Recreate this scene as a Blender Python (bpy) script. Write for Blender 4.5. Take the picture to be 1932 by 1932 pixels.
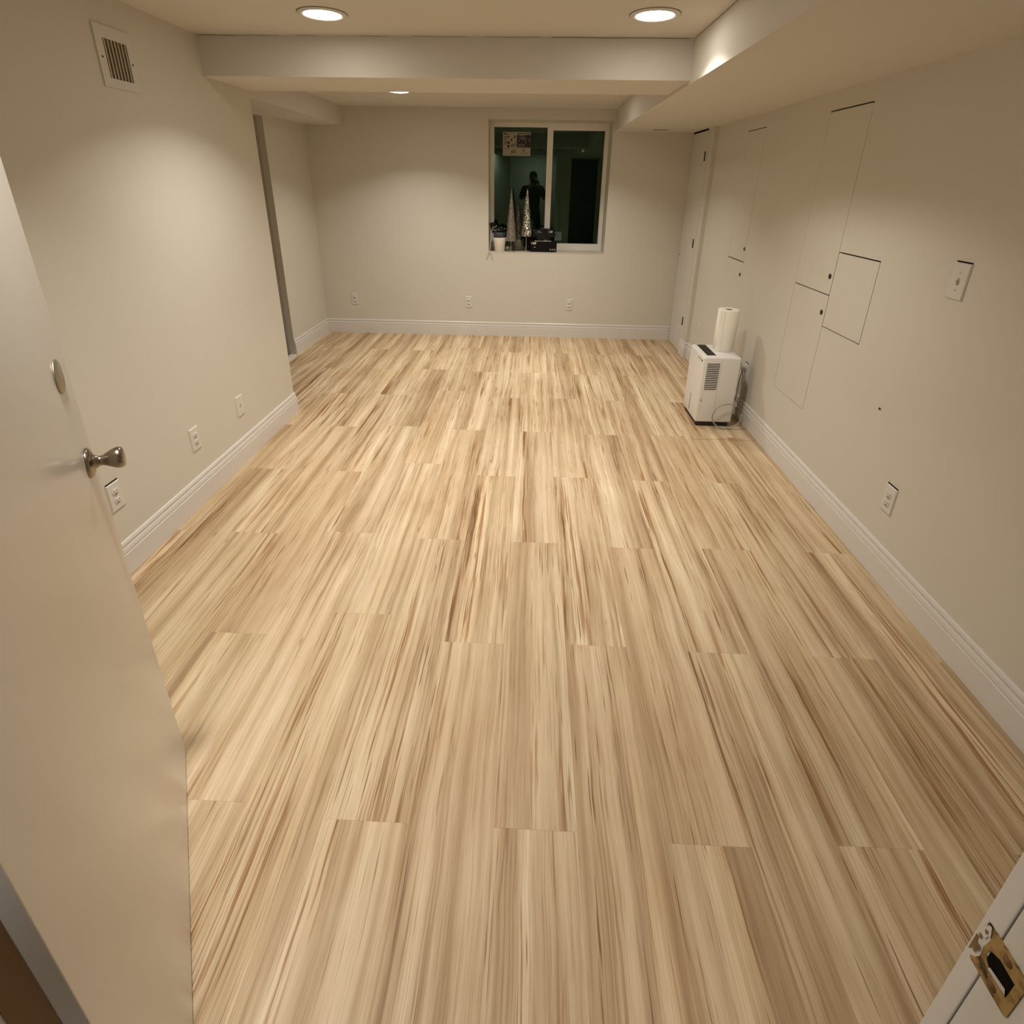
import bpy, bmesh, math, random
from math import sin, cos, pi, radians
from mathutils import Vector, Matrix
random.seed(7)
for o in list(bpy.data.objects): bpy.data.objects.remove(o)
SC = bpy.context.scene
COL = SC.collection
# ------------------------------------------------------------------ camera
H = 1.5565
FPX, CYPX, YAW, PITCH, ROLL = 1021.4, 758.0, 0.03317, 0.38645, -0.01543
cam_d = bpy.data.cameras.new('camera')
cam = bpy.data.objects.new('camera', cam_d); COL.objects.link(cam)
fw = Vector((-sin(YAW)*cos(PITCH), cos(YAW)*cos(PITCH), -sin(PITCH)))
rt = Vector((cos(YAW), sin(YAW), 0)); dn = fw.cross(rt)
r2 = cos(ROLL)*rt + sin(ROLL)*dn; d2 = -sin(ROLL)*rt + cos(ROLL)*dn
M = Matrix.Identity(4)
for i in range(3):
    M[i][0], M[i][1], M[i][2] = r2[i], -d2[i], -fw[i]
M.translation = (0, 0, H)
cam.matrix_world = M
cam_d.sensor_fit = 'HORIZONTAL'; cam_d.sensor_width = 36
cam_d.lens = 36*FPX/1932; cam_d.shift_y = -(966-CYPX)/1932
cam_d.clip_start = 0.02
SC.camera = cam
# ------------------------------------------------------------------ world, exposure
w = bpy.data.worlds.new('night'); SC.world = w; w.use_nodes = True
w.node_tree.nodes['Background'].inputs[0].default_value = (0.010, 0.020, 0.014, 1)
w.node_tree.nodes['Background'].inputs[1].default_value = 0.35
SC.view_settings.view_transform = 'Standard'
SC.view_settings.look = 'None'
SC.view_settings.exposure = 0.0
SC.view_settings.gamma = 1.0
SC.view_settings.use_curve_mapping = False
LIGHT_COL = (1.0, 0.955, 0.88)
LIGHT_W = 11.8
LENS_E = 30.0
SPREAD = radians(122)
# ------------------------------------------------------------------ room numbers (metres)
XL, XR, YB, ZC, ZS = -1.666, 1.516, 5.720, 2.197, 2.005
XS, YM, YM2, ZM = 0.7385, 3.048, 3.515, 2.021
XA = -2.216            # alcove side wall
XP = 1.482             # closet door plane
YF = 0.284             # room face of the front wall
TB = 0.014             # baseboard thickness

# ------------------------------------------------------------------ materials
def lin(h):
    h = h.lstrip('#'); v = [int(h[i:i+2], 16)/255 for i in (0, 2, 4)]
    return tuple(((c/12.92) if c <= .04045 else ((c+.055)/1.055)**2.4) for c in v) + (1,)
def mat(name, col, rough=.5, metal=0., bump=0., bscale=200., spec=.5, var=0., emit=None):
    m = bpy.data.materials.new(name); m.use_nodes = True
    nt = m.node_tree; b = nt.nodes['Principled BSDF']
    c = col if isinstance(col, tuple) else lin(col)
    if len(c) == 3: c = c + (1,)
    b.inputs['Base Color'].default_value = c
    b.inputs['Roughness'].default_value = rough
    b.inputs['Metallic'].default_value = metal
    b.inputs['Specular IOR Level'].default_value = spec
    tc = nt.nodes.new('ShaderNodeTexCoord')
    if bump or var:
        n = nt.nodes.new('ShaderNodeTexNoise'); n.inputs['Scale'].default_value = bscale
        n.inputs['Detail'].default_value = 3
        nt.links.new(tc.outputs['Object'], n.inputs['Vector'])
    if bump:
        bp = nt.nodes.new('ShaderNodeBump'); bp.inputs['Strength'].default_value = bump
        bp.inputs['Distance'].default_value = .001
        nt.links.new(n.outputs['Fac'], bp.inputs['Height'])
        nt.links.new(bp.outputs['Normal'], b.inputs['Normal'])
    if var:
        n2 = nt.nodes.new('ShaderNodeTexNoise'); n2.inputs['Scale'].default_value = 2.2
        n2.inputs['Detail'].default_value = 4
        nt.links.new(tc.outputs['Object'], n2.inputs['Vector'])
        mx = nt.nodes.new('ShaderNodeMix'); mx.data_type = 'RGBA'
        mx.inputs[6].default_value = tuple(x*(1-var) for x in c[:3]) + (1,)
        mx.inputs[7].default_value = tuple(min(1, x*(1+var)) for x in c[:3]) + (1,)
        nt.links.new(n2.outputs['Fac'], mx.inputs[0]); nt.links.new(mx.outputs[2], b.inputs['Base Color'])
    if emit:
        b.inputs['Emission Color'].default_value = emit[0] + (1,); b.inputs['Emission Strength'].default_value = emit[1]
    return m
M_WALL = mat('wall_paint', (.635, .600, .520), .62, bump=.12, bscale=260, var=.025)
M_CEIL = mat('ceiling_paint', (.66, .625, .565), .75, bump=.08, bscale=220, var=.02)
M_TRIM = mat('trim_paint', (.65, .62, .57), .33, bump=.03, bscale=90)
M_BASE = mat('baseboard_paint', (.69, .66, .62), .30)
M_DOOR = mat('door_paint', (.645, .62, .585), .20, bump=.12, bscale=14, var=.02)
M_GREY = mat('stair_shade_and_tab_grey', (.50, .48, .43), .45)  # stair opening's dim light put into the grey; strike tab shares it
M_PLATE = mat('white_plastic_plate', (.66, .635, .58), .35)
M_DARK = mat('dark_gap', (.006, .004, .003), .9, spec=.1)
M_HOLE = mat('socket_hole', (.10, .08, .06), .8)
M_SLOT = mat('faint_slot', (.42, .38, .32), .6)
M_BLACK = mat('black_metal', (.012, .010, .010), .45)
M_NICKEL = mat('brushed_nickel', (.30, .26, .205), .24, metal=1.0)
M_SATIN = mat('satin_nickel', (.38, .34, .28), .42, metal=1.0)
M_WHITEP = mat('white_appliance_plastic', (.76, .74, .71), .30)
M_WHITEP2 = mat('grey_white_plastic', (.70, .68, .63), .40)
M_PAPER = mat('paper_towel_paper', (.90, .86, .76), .95, bump=.6, bscale=160)
M_CARD = mat('cardboard_core', (.16, .11, .06), .9)
M_HOSE = mat('grey_vinyl_hose', (.34, .32, .28), .35)
M_CORD = mat('grey_cord', (.30, .28, .24), .5)
M_VINYL = mat('white_window_vinyl', (.80, .76, .70), .35)
M_SILL = mat('window_sill_paint', (.62, .57, .47), .5, var=.08)
M_GROUND = mat('night_concrete', (.055, .075, .055), .9, bump=.4, bscale=30)
M_BROWN = mat('dark_stained_wood', (.16, .075, .018), .4, var=.2)
M_HALL = mat('hall_wall_paint', (.55, .52, .45), .7)

def wood_mat():
    m = bpy.data.materials.new('hickory_plank'); m.use_nodes = True
    nt = m.node_tree; N = nt.nodes.new; L = nt.links.new
    b = nt.nodes['Principled BSDF']
    tc = N('ShaderNodeTexCoord'); oi = N('ShaderNodeObjectInfo')
    sep = N('ShaderNodeSeparateXYZ'); L(tc.outputs['Object'], sep.inputs[0])
    rnd = N('ShaderNodeMath'); rnd.operation = 'MULTIPLY'; rnd.inputs[1].default_value = 37.0; L(oi.outputs['Random'], rnd.inputs[0])
    def vec(sx, sy, warp=None, off=0.):
        c = N('ShaderNodeCombineXYZ')
        a = N('ShaderNodeMath'); a.operation = 'MULTIPLY'; a.inputs[1].default_value = sx
        if warp: L(warp, a.inputs[0])
        else: L(sep.outputs[0], a.inputs[0])
        d = N('ShaderNodeMath'); d.operation = 'MULTIPLY'; d.inputs[1].default_value = sy; L(sep.outputs[1], d.inputs[0])
        z = N('ShaderNodeMath'); z.operation = 'ADD'; z.inputs[1].default_value = off; L(rnd.outputs[0], z.inputs[0])
        L(a.outputs[0], c.inputs[0]); L(d.outputs[0], c.inputs[1]); L(z.outputs[0], c.inputs[2])
        return c.outputs[0]
    def noise(v, det=2., rough=.5, dist=0.):
        n = N('ShaderNodeTexNoise'); n.inputs['Scale'].default_value = 1; n.inputs['Detail'].default_value = det
        n.inputs['Roughness'].default_value = rough; n.inputs['Distortion'].default_value = dist
        L(v, n.inputs['Vector']); return n.outputs['Fac']
    def ramp(f, stops):
        r = N('ShaderNodeValToRGB'); L(f, r.inputs[0]); e = r.color_ramp.elements
        e[0].position, e[0].color = stops[0][0], stops[0][1]; e[1].position, e[1].color = stops[-1][0], stops[-1][1]
        for p, c in stops[1:-1]:
            k = e.new(p); k.color = c
        return r.outputs[0]
    # slow sideways wander of the grain
    wn = noise(vec(3.0, 1.6, off=11.), 2.)
    wm = N('ShaderNodeMath'); wm.operation = 'MULTIPLY_ADD'; wm.inputs[1].default_value = .024
    L(wn, wm.inputs[0]); L(sep.outputs[0], wm.inputs[2])
    w2 = N('ShaderNodeMath'); w2.operation = 'MULTIPLY_ADD'; w2.inputs[1].default_value = .0045
    L(noise(vec(14, 5.5, off=17.), 2.), w2.inputs[0]); L(wm.outputs[0], w2.inputs[2]); wx = w2.outputs[0]
    base = ramp(noise(vec(20, .50, wx), 2.5, .6), [(.28, lin('#b0977a')), (.42, lin('#c8b393')), (.54, lin('#d9c6a9')), (.70, lin('#e6d7bd'))])
    fine = ramp(noise(vec(120, 1.5, wx, 3.), 3., .65), [(.34, (.72, .64, .55, 1)), (.48, (1, 1, 1, 1)), (.7, (1.0, 1.0, 1., 1))])
    bands = ramp(noise(vec(48, 1.15, wx, 5.), 3.5, .70), [(.345, (.50, .35, .23, 1)), (.41, (.68, .54, .40, 1)), (.45, (1, 1, 1, 1))])
    thin = ramp(noise(vec(190, 3.2, wx, 8.), 2., .55), [(.315, (.38, .25, .16, 1)), (.37, (1, 1, 1, 1))])
    pores = ramp(noise(vec(520, 14, wx, 9.), 2., .5), [(.3, (.90, .88, .85, 1)), (.6, (1, 1, 1, 1))])
    cloud = ramp(noise(vec(5, 2.2, wx, 14.), 3., .5), [(.3, (.88, .83, .77, 1)), (.62, (1.0, 1.0, 1.0, 1))])
    vor = N('ShaderNodeTexVoronoi'); vor.inputs['Scale'].default_value = 1; L(vec(13, 2.0, wx, 20.), vor.inputs['Vector'])
    knot = ramp(vor.outputs['Distance'], [(.025, (.30, .20, .12, 1)), (.06, (1, 1, 1, 1))])
    clus = ramp(noise(vec(8, .9, wx, 44.), 2., .5), [(.40, (0, 0, 0, 1)), (.56, (1, 1, 1, 1))])
    # printed staves: strips of slightly different tone with crisp sides
    sm = N('ShaderNodeMath'); sm.operation = 'MULTIPLY'; sm.inputs[1].default_value = 17.; L(wx, sm.inputs[0])
    fl = N('ShaderNodeMath'); fl.operation = 'FLOOR'; L(sm.outputs[0], fl.inputs[0])
    cc = N('ShaderNodeCombineXYZ'); L(fl.outputs[0], cc.inputs[0]); L(rnd.outputs[0], cc.inputs[1])
    wnz = N('ShaderNodeTexWhiteNoise'); L(cc.outputs[0], wnz.inputs['Vector'])
    stave = ramp(wnz.outputs['Value'], [(0., (.80, .75, .69, 1)), (.35, (.93, .91, .88, 1)), (.6, (1, 1, 1, 1)), (1., (1.04, 1.03, 1.0, 1))])
    c2 = N('ShaderNodeCombineXYZ'); L(fl.outputs[0], c2.inputs[0]); L(rnd.outputs[0], c2.inputs[1]); c2.inputs[2].default_value = 7.3
    wn2 = N('ShaderNodeTexWhiteNoise'); L(c2.outputs[0], wn2.inputs['Vector'])
    gate = ramp(wn2.outputs['Value'], [(.10, (.32, .32, .32, 1)), (.50, (1, 1, 1, 1))])
    gm = N('ShaderNodeMath'); gm.operation = 'MULTIPLY'; L(gate, gm.inputs[0]); L(clus, gm.inputs[1]); clus = gm.outputs[0]
    g2 = N('ShaderNodeMath'); g2.operation = 'MULTIPLY'; L(gate, g2.inputs[0]); g2.inputs[1].default_value = .9; thinf = g2.outputs[0]
    def mul(a, c, f=1.):
        x = N('ShaderNodeMix'); x.data_type = 'RGBA'; x.blend_type = 'MULTIPLY'; x.inputs[0].default_value = f if isinstance(f, float) else 1.
        if not isinstance(f, float): L(f, x.inputs[0])
        L(a, x.inputs[6]); L(c, x.inputs[7]); return x.outputs[2]
    # per plank tint
    tint = ramp(oi.outputs['Random'], [(0., (.90, .87, .82, 1)), (.25, (1.0, .97, .95, 1)), (.5, (.95, .91, .86, 1)), (.75, (1.0, 1.0, .98, 1)), (1., (.96, .92, .90, 1))])
    c = mul(base, fine, .38); c = mul(c, fine, clus); c = mul(c, bands, clus); c = mul(c, thin, thinf); c = mul(c, pores, .9); c = mul(c, cloud, 1.); c = mul(c, knot, .6); c = mul(c, tint, 1.); c = mul(c, stave, .9)
    L(c, b.inputs['Base Color'])
    b.inputs['Roughness'].default_value = .55; b.inputs['Specular IOR Level'].default_value = .3
    bp = N('ShaderNodeBump'); bp.inputs['Strength'].default_value = .15; bp.inputs['Distance'].default_value = .0006
    L(noise(vec(300, 9, wx, 30.), 2.), bp.inputs['Height']); L(bp.outputs[0], b.inputs['Normal'])
    return m
M_WOOD = wood_mat()

def glass_mat():
    m = bpy.data.materials.new('window_glass'); m.use_nodes = True
    nt = m.node_tree; nt.nodes.clear(); N = nt.nodes.new; L = nt.links.new
    o = N('ShaderNodeOutputMaterial'); mx = N('ShaderNodeMixShader')
    t = N('ShaderNodeBsdfTransparent'); t.inputs[0].default_value = (.62, .74, .66, 1)
    g = N('ShaderNodeBsdfGlossy'); g.inputs['Roughness'].default_value = .003; g.inputs['Color'].default_value = (.50, .80, .58, 1)
    f = N('ShaderNodeFresnel'); f.inputs['IOR'].default_value = 1.85
    L(f.outputs[0], mx.inputs[0]); L(t.outputs[0], mx.inputs[1]); L(g.outputs[0], mx.inputs[2]); L(mx.outputs[0], o.inputs[0])
    return m
M_GLASS = glass_mat()

def glitter_mat(name, dark, bright, scale):
    m = bpy.data.materials.new(name); m.use_nodes = True
    nt = m.node_tree; b = nt.nodes['Principled BSDF']; N = nt.nodes.new; L = nt.links.new
    tc = N('ShaderNodeTexCoord'); v = N('ShaderNodeTexVoronoi'); v.inputs['Scale'].default_value = scale
    L(tc.outputs['Object'], v.inputs['Vector'])
    r = N('ShaderNodeValToRGB'); r.color_ramp.elements[0].color = dark + (1,); r.color_ramp.elements[1].color = bright + (1,)
    r.color_ramp.elements[0].position = .3; r.color_ramp.elements[1].position = .8
    s = N('ShaderNodeSeparateColor'); L(v.outputs['Color'], s.inputs[0]); L(s.outputs[0], r.inputs[0]); L(r.outputs[0], b.inputs['Base Color'])
    b.inputs['Metallic'].default_value = .75; b.inputs['Roughness'].default_value = .35
    bp = N('ShaderNodeBump'); bp.inputs['Strength'].default_value = 1; bp.inputs['Distance'].default_value = .003
    L(s.outputs[1], bp.inputs['Height']); L(bp.outputs[0], b.inputs['Normal'])
    return m

# ------------------------------------------------------------------ geometry helpers
def obj(name, bm, m=None, parent=None, smooth=False, loc=None):
    me = bpy.data.meshes.new(name)
    bmesh.ops.recalc_face_normals(bm, faces=bm.faces)
    bm.to_mesh(me); bm.free()
    if m: 
        for k in (m if isinstance(m, (list, tuple)) else [m]): me.materials.append(k)
    if smooth:
        for p in me.polygons: p.use_smooth = True
    o = bpy.data.objects.new(name, me); COL.objects.link(o)
    if parent: o.parent = parent
    if loc is not None: o.location = loc
    return o
def box(bm, a, b, bev=0., rot=None, mi=0):
    a, b = Vector(a), Vector(b)
    lo = Vector([min(a[i], b[i]) for i in range(3)]); hi = Vector([max(a[i], b[i]) for i in range(3)])
    r = bmesh.ops.create_cube(bm, size=1)
    vs = r['verts']
    for v in vs:
        v.co = Vector([(lo[i]+hi[i])/2 + v.co[i]*(hi[i]-lo[i]) for i in range(3)])
    fs = set(f for v in vs for f in v.link_faces)
    if bev:
        es = list(set(e for v in vs for e in v.link_edges))
        r2_ = bmesh.ops.bevel(bm, geom=es, offset=bev, segments=2, affect='EDGES', profile=.6)
        vs = list(set(r2_['verts']) | set(v for v in vs if v.is_valid)); fs = set(f for v in vs for f in v.link_faces)
    for f in fs: f.material_index = mi
    if rot is not None:
        for v in vs: v.co = rot @ v.co
    return vs
def BM(): return bmesh.new()
def boxo(name, a, b, m, parent=None, bev=0.):
    bm = BM(); box(bm, a, b, bev); return obj(name, bm, m, parent)
def frame_axis(axis):
    z = Vector(axis).normalized(); t = Vector((0, 0, 1)) if abs(z.z) < .9 else Vector((1, 0, 0))
    x = t.cross(z).normalized(); y = z.cross(x)
    return x, y, z
def lathe(bm, prof, origin=(0, 0, 0), axis=(0, 0, 1), n=32, mi=0):
    x, y, z = frame_axis(axis); o = Vector(origin); rings = []
    for r, h in prof:
        if r < 1e-6: rings.append([bm.verts.new(o + z*h)])
        else: rings.append([bm.verts.new(o + z*h + x*(r*cos(2*pi*i/n)) + y*(r*sin(2*pi*i/n))) for i in range(n)])
    for A, B in zip(rings, rings[1:]):
        for i in range(n):
            j = (i+1) % n
            if len(A) == 1 and len(B) == 1: continue
            if len(A) == 1: f = bm.faces.new((A[0], B[j], B[i]))
            elif len(B) == 1: f = bm.faces.new((A[i], A[j], B[0]))
            else: f = bm.faces.new((A[i], A[j], B[j], B[i]))
            f.smooth = True; f.material_index = mi
def tube(bm, pts, r, n=8, smooth_pts=4, cap=True):
    P = [Vector(p) for p in pts]
    if smooth_pts and len(P) > 2:
        Q = []
        for i in range(len(P)-1):
            p0 = P[max(i-1, 0)]; p1 = P[i]; p2_ = P[i+1]; p3 = P[min(i+2, len(P)-1)]
            for k in range(smooth_pts):
                t = k/smooth_pts
                Q.append(.5*((2*p1)+(-p0+p2_)*t+(2*p0-5*p1+4*p2_-p3)*t*t+(-p0+3*p1-3*p2_+p3)*t**3))
        Q.append(P[-1]); P = Q
    rings = []; px = None
    for i, p in enumerate(P):
        d = (P[min(i+1, len(P)-1)]-P[max(i-1, 0)]).normalized()
        if px is None: x, y, _ = frame_axis(d)
        else:
            x = (px - d*px.dot(d)).normalized(); y = d.cross(x)
        px = x
        rr = r(i/(len(P)-1)) if callable(r) else r
        rings.append([bm.verts.new(p + x*(rr*cos(2*pi*k/n)) + y*(rr*sin(2*pi*k/n))) for k in range(n)])
    for A, B in zip(rings, rings[1:]):
        for i in range(n):
            f = bm.faces.new((A[i], A[(i+1) % n], B[(i+1) % n], B[i])); f.smooth = True
    if cap:
        bm.faces.new(rings[0][::-1]); bm.faces.new(rings[-1])
def empty(name, loc=(0, 0, 0), rz=0.):
    o = bpy.data.objects.new(name, None); COL.objects.link(o); o.empty_display_size = .05
    o.location = loc; o.rotation_euler = (0, 0, rz); return o
def tag(o, label, cat, group=None, kind=None):
    o['label'] = label; o['category'] = cat
    if group: o['group'] = group
    if kind: o['kind'] = kind
    return o
def struct(o): o['kind'] = 'structure'; return o
def plate_disc(bm, o, axis, r, h, n=24, bev=.002):
    lathe(bm, [(0, 0), (r, 0), (r, h-bev), (r-bev, h), (0, h)], o, axis, n)

# wall with rectangular holes, box cells (axis: fixed axis index; t: from face to back)
def holed_wall(name, fixed, face, back, u, v, holes, m, parent=None):
    us = sorted(set([u[0], u[1]] + [c for h in holes for c in h[:2]])); vs = sorted(set([v[0], v[1]] + [c for h in holes for c in h[2:]]))
    bm = BM()
    for i in range(len(us)-1):
        for j in range(len(vs)-1):
            cu, cv = (us[i]+us[i+1])/2, (vs[j]+vs[j+1])/2
            if any(h[0] < cu < h[1] and h[2] < cv < h[3] for h in holes): continue
            if fixed == 0: box(bm, (face, us[i], vs[j]), (back, us[i+1], vs[j+1]))
            else: box(bm, (us[i], face, vs[j]), (us[i+1], back, vs[j+1]))
    bmesh.ops.remove_doubles(bm, verts=bm.verts, dist=1e-5)
    seen = {}
    for f in list(bm.faces):
        k = tuple(sorted(v.index for v in f.verts)) if False else frozenset(f.verts)
        seen.setdefault(k, []).append(f)
    dead = [f for L_ in seen.values() if len(L_) > 1 for f in L_]
    if dead: bmesh.ops.delete(bm, geom=dead, context='FACES_ONLY')
    return obj(name, bm, m, parent)

# ------------------------------------------------------------------ floor and planks
floor = struct(boxo('floor', (-3.3, .12, -.06), (XR+.12, YB+.12, -.004), M_DARK))
PW, PL, X0, Y0 = .2200, 1.207, .157, .8845
OFFS = {-3: .12, 1: .01, 2: -.015, -4: .03}
mesh_cache = {}
def plank_mesh(wd, ln):
    k = (round(wd, 3), round(ln, 3))
    if k in mesh_cache: return mesh_cache[k]
    bm = BM(); g = .00005
    vs = box(bm, (-wd/2+g, -ln/2+g, -.004), (wd/2-g, ln/2-g, .0))
    es = [e for e in bm.edges if all(v.co.z > -.001 for v in e.verts)]
    bmesh.ops.bevel(bm, geom=es, offset=.00022, segments=1, affect='EDGES')
    me = bpy.data.meshes.new('plank'); bm.to_mesh(me); bm.free(); me.materials.append(M_WOOD)
    mesh_cache[k] = me; return me
def put_plank(x0, x1, y0, y1):
    o = bpy.data.objects.new('plank', plank_mesh(x1-x0, y1-y0)); COL.objects.link(o)
    o.parent = floor; o.location = ((x0+x1)/2, (y0+y1)/2, 0)
HX0, HX1, HY0, HY1 = 1.092, 1.498, 3.262, 4.190     # cut-out hatch in the floor
for k in range(-11, 8):
    xa, xb = X0+PW*(k-1), X0+PW*k
    xa, xb = max(xa, XA), min(xb, XR)
    if xb-xa < .02: continue
    ys = .165 if xa > XL-.01 else 3.515
    if xa < XL < xb: ys = .165
    par = 0 if (k % 2 == 0) else 1
    y = Y0 + .6035*par - PL*2 + OFFS.get(k, 0)
    while y < YB:
        a, b = max(y, ys), min(y+PL, YB)
        if b-a > .01: put_plank(xa, xb, a, b)
        y += PL
# dark saw-cut seam of the floor hatch
bm = BM()
box(bm, (HX0, HY0-.0015, -.001), (HX1, HY0+.0015, .0004)); box(bm, (HX0-.001, HY0, -.001), (HX0+.001, HY1, .0004))
obj('saw_cut', bm, M_BROWN, floor)['label'] = 'dark saw cut outlining a hatch in the planks'

# ------------------------------------------------------------------ ceiling, beam, soffits
ceil = struct(boxo('ceiling', (-3.3, .12, ZC), (XR+.12, YB+.12, ZC+.1), M_CEIL))
boxo('ceiling_beam', (XL, YM, ZM), (XS, YM2, ZC), M_CEIL, ceil)
boxo('right_soffit', (XS, YF, ZS), (XR, YB, ZC), M_CEIL, ceil)
boxo('left_soffit', (XA, YM2, 2.034), (-1.85, YB, ZC), M_CEIL, ceil)
# hairline crack in the caulk along the top of the beam
bm = BM(); x = -1.66; z = 0
pp = []
while x < XS:
    pp.append((x, YM-.0006, ZC-.0018+random.uniform(-.0012, .0008))); x += random.uniform(.03, .09)
for p, q in zip(pp, pp[1:]):
    if p[0] < -1.45 or p[0] > .05 or random.random() < .45:
        t = .0011 if p[0] > .05 or p[0] < -1.5 else .0006
        f = [bm.verts.new(c) for c in ((p[0], p[1], p[2]-t), (q[0], q[1], q[2]-t), (q[0], q[1], q[2]+t), (p[0], p[1], p[2]+t))]; bm.faces.new(f)
obj('caulk_crack', bm, M_HOLE, ceil)
bm = BM(); yy = YF
for i in range(40):
    y0_, y1_ = YF+i*.069, YF+(i+1)*.069
    t = .0009
    f = [bm.verts.new(c) for c in ((XS-.0006, y0_, ZC-.0030), (XS-.0006, y1_, ZC-.0028), (XS-.0006, y1_, ZC-.0004), (XS-.0006, y0_, ZC-.0004))]; bm.faces.new(f)
obj('caulk_line', bm, M_HOLE, ceil)
boxo('soffit_slit', (1.056, 5.462, ZS-.0025), (1.176, 5.484, ZS+.001), M_DARK, ceil)

# ------------------------------------------------------------------ walls
TH = .12
struct(holed_wall('wall_left', 0, XL, XL-TH, (YF, YM2), (0, ZC), [], M_WALL))
WX0, WX1, WZ0, WZ1 = -.455, .723, .884, 2.099
struct(holed_wall('wall_back', 1, YB, YB+.345, (XA-TH, XR+TH), (0, ZC), [(WX0, WX1, WZ0, WZ1)], M_WALL))
PA = (2.822, 3.212, .407, 1.917); PB = (2.474, 2.822, .879, 1.258); PC = (4.046, 4.376, .407, 1.915)
wr = struct(holed_wall('wall_right', 0, XR, XR+TH, (YF, YB), (0, ZS), [PA, PB, PC], M_WALL))
boxo('dark_seam_backing', (XR+.03, 2.40, .36), (XR+.05, 4.45, 1.95), M_DARK, wr)  # unseen dark sheet added so the panel seams come out black
# alcove side wall with the opening to the stairs
YJ = 4.836
struct(boxo('wall_alcove', (XA, YJ, 0), (XA-.05, YB, ZC), M_WALL))
struct(boxo('wall_stair_header', (XA, YM2, 2.02), (XA-TH, YJ, ZC), M_WALL))
struct(boxo('wall_stair_front', (XL-TH, YM2, 0), (-3.3, YM2-TH, ZC), M_WALL))
struct(boxo('wall_stair_side', (-3.2, YM2, 0), (-3.3, YB, ZC), M_HALL))
# front wall with the entrance opening (door leaf, jambs)
DX0, DX1, DZ = -.535, .455, 2.07
wf = struct(holed_wall('wall_front', 1, YF, YF-TH, (XL-TH, XR+TH), (0, ZC), [(DX0, DX1, 0, DZ), (.72, 1.25, 0, 1.99)], M_WALL))
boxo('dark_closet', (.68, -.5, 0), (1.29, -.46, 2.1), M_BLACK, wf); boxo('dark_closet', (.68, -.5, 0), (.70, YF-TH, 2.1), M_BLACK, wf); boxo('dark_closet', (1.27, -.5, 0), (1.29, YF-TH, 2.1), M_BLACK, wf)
# hall behind the entrance
struct(boxo('wall_hall_left', (-1.25, YF-TH, 0), (-1.35, -1.9, 2.3), M_HALL))
struct(boxo('wall_hall_right', (.58, YF-TH, 0), (.68, -1.9, 2.3), M_HALL))
struct(boxo('wall_hall_back', (-1.35, -1.9, 0), (1.35, -2.0, 2.3), M_HALL))
struct(boxo('ceiling_hall', (-1.35, -2.0, 2.2), (1.35, YF-TH, 2.3), M_HALL))
struct(boxo('floor_hall', (-1.35, -2.0, -.05), (1.35, .12, 0), M_BROWN))

# ------------------------------------------------------------------ baseboards
BH = .150
PROF = [(0, 0), (.014, 0), (.014, BH-.055), (.0125, BH-.0535), (.0095, BH-.0525), (.0095, BH-.0505), (.0120, BH-.049), (.0125, BH-.044), (.0112, BH-.032), (.0085, BH-.024),
        (.0030, BH-.0225), (.0030, BH-.0195), (.0085, BH-.018), (.0082, BH-.012), (.0065, BH-.004), (.0035, BH), (0, BH)]
def baseboard(name, segs, parent=None):
    bm = BM()
    for p0, p1, nrm, m0, m1 in segs:
        p0, p1, nrm = Vector(p0+(0,)), Vector(p1+(0,)), Vector(nrm+(0,)); al = (p1-p0).normalized()
        A = [bm.verts.new(p0 + al*(m0*d) + nrm*d + Vector((0, 0, z))) for d, z in PROF]
        B = [bm.verts.new(p1 + al*(m1*d) + nrm*d + Vector((0, 0, z))) for d, z in PROF]
        n = len(PROF)
        for i in range(n): bm.faces.new((A[i], A[(i+1) % n], B[(i+1) % n], B[i]))
        bm.faces.new(A[::-1]); bm.faces.new(B)
    return struct(obj(name, bm, M_BASE, parent))
baseboard('baseboard_left', [((XL, YF), (XL, YM2), (1, 0), 1, 1), ((XL, YM2), (XL-TH, YM2), (0, 1), -1, 0)])
baseboard('baseboard_alcove', [((XA, YJ), (XA, YB), (1, 0), 0, -1)])
baseboard('baseboard_back', [((XA, YB), (XP-.002, YB), (0, -1), 1, 0)])
baseboard('baseboard_right', [((XR, YF), (XR, 5.075), (-1, 0), 1, -1), ((XR, 5.075), (XP, 5.075), (0, -1), 1, 1), ((XP, 5.075), (XP, 5.238), (-1, 0), -1, 0)])
XJ_ = .435
baseboard('baseboard_front', [((XJ_+.069, YF), (.71, YF), (0, 1), 0, 0), ((XL, YF), (DX0-.07, YF), (0, 1), 1, 0)])

# ------------------------------------------------------------------ stair opening (alcove)
t3 = struct(boxo('trim_3', (XA-.05, YJ, 0), (XA-.075, YJ+.02, 2.02), M_GREY))
boxo('threshold', (XA-.045, YM2, -.004), (XA+.012, YJ-.004, .016), M_BASE, t3, .003)
boxo('stair_landing', (-3.2, YM2, -.17), (XA-.05, YB, -.15), M_BROWN, t3)
d3 = struct(boxo('door_3', (-2.29, YJ+.05, -.01), (-3.15, YJ+.085, 2.01), M_GREY))
boxo('rail', (-2.27, YJ+.03, -.01), (-2.30, YJ+.05, 2.01), M_GREY, d3)

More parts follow.
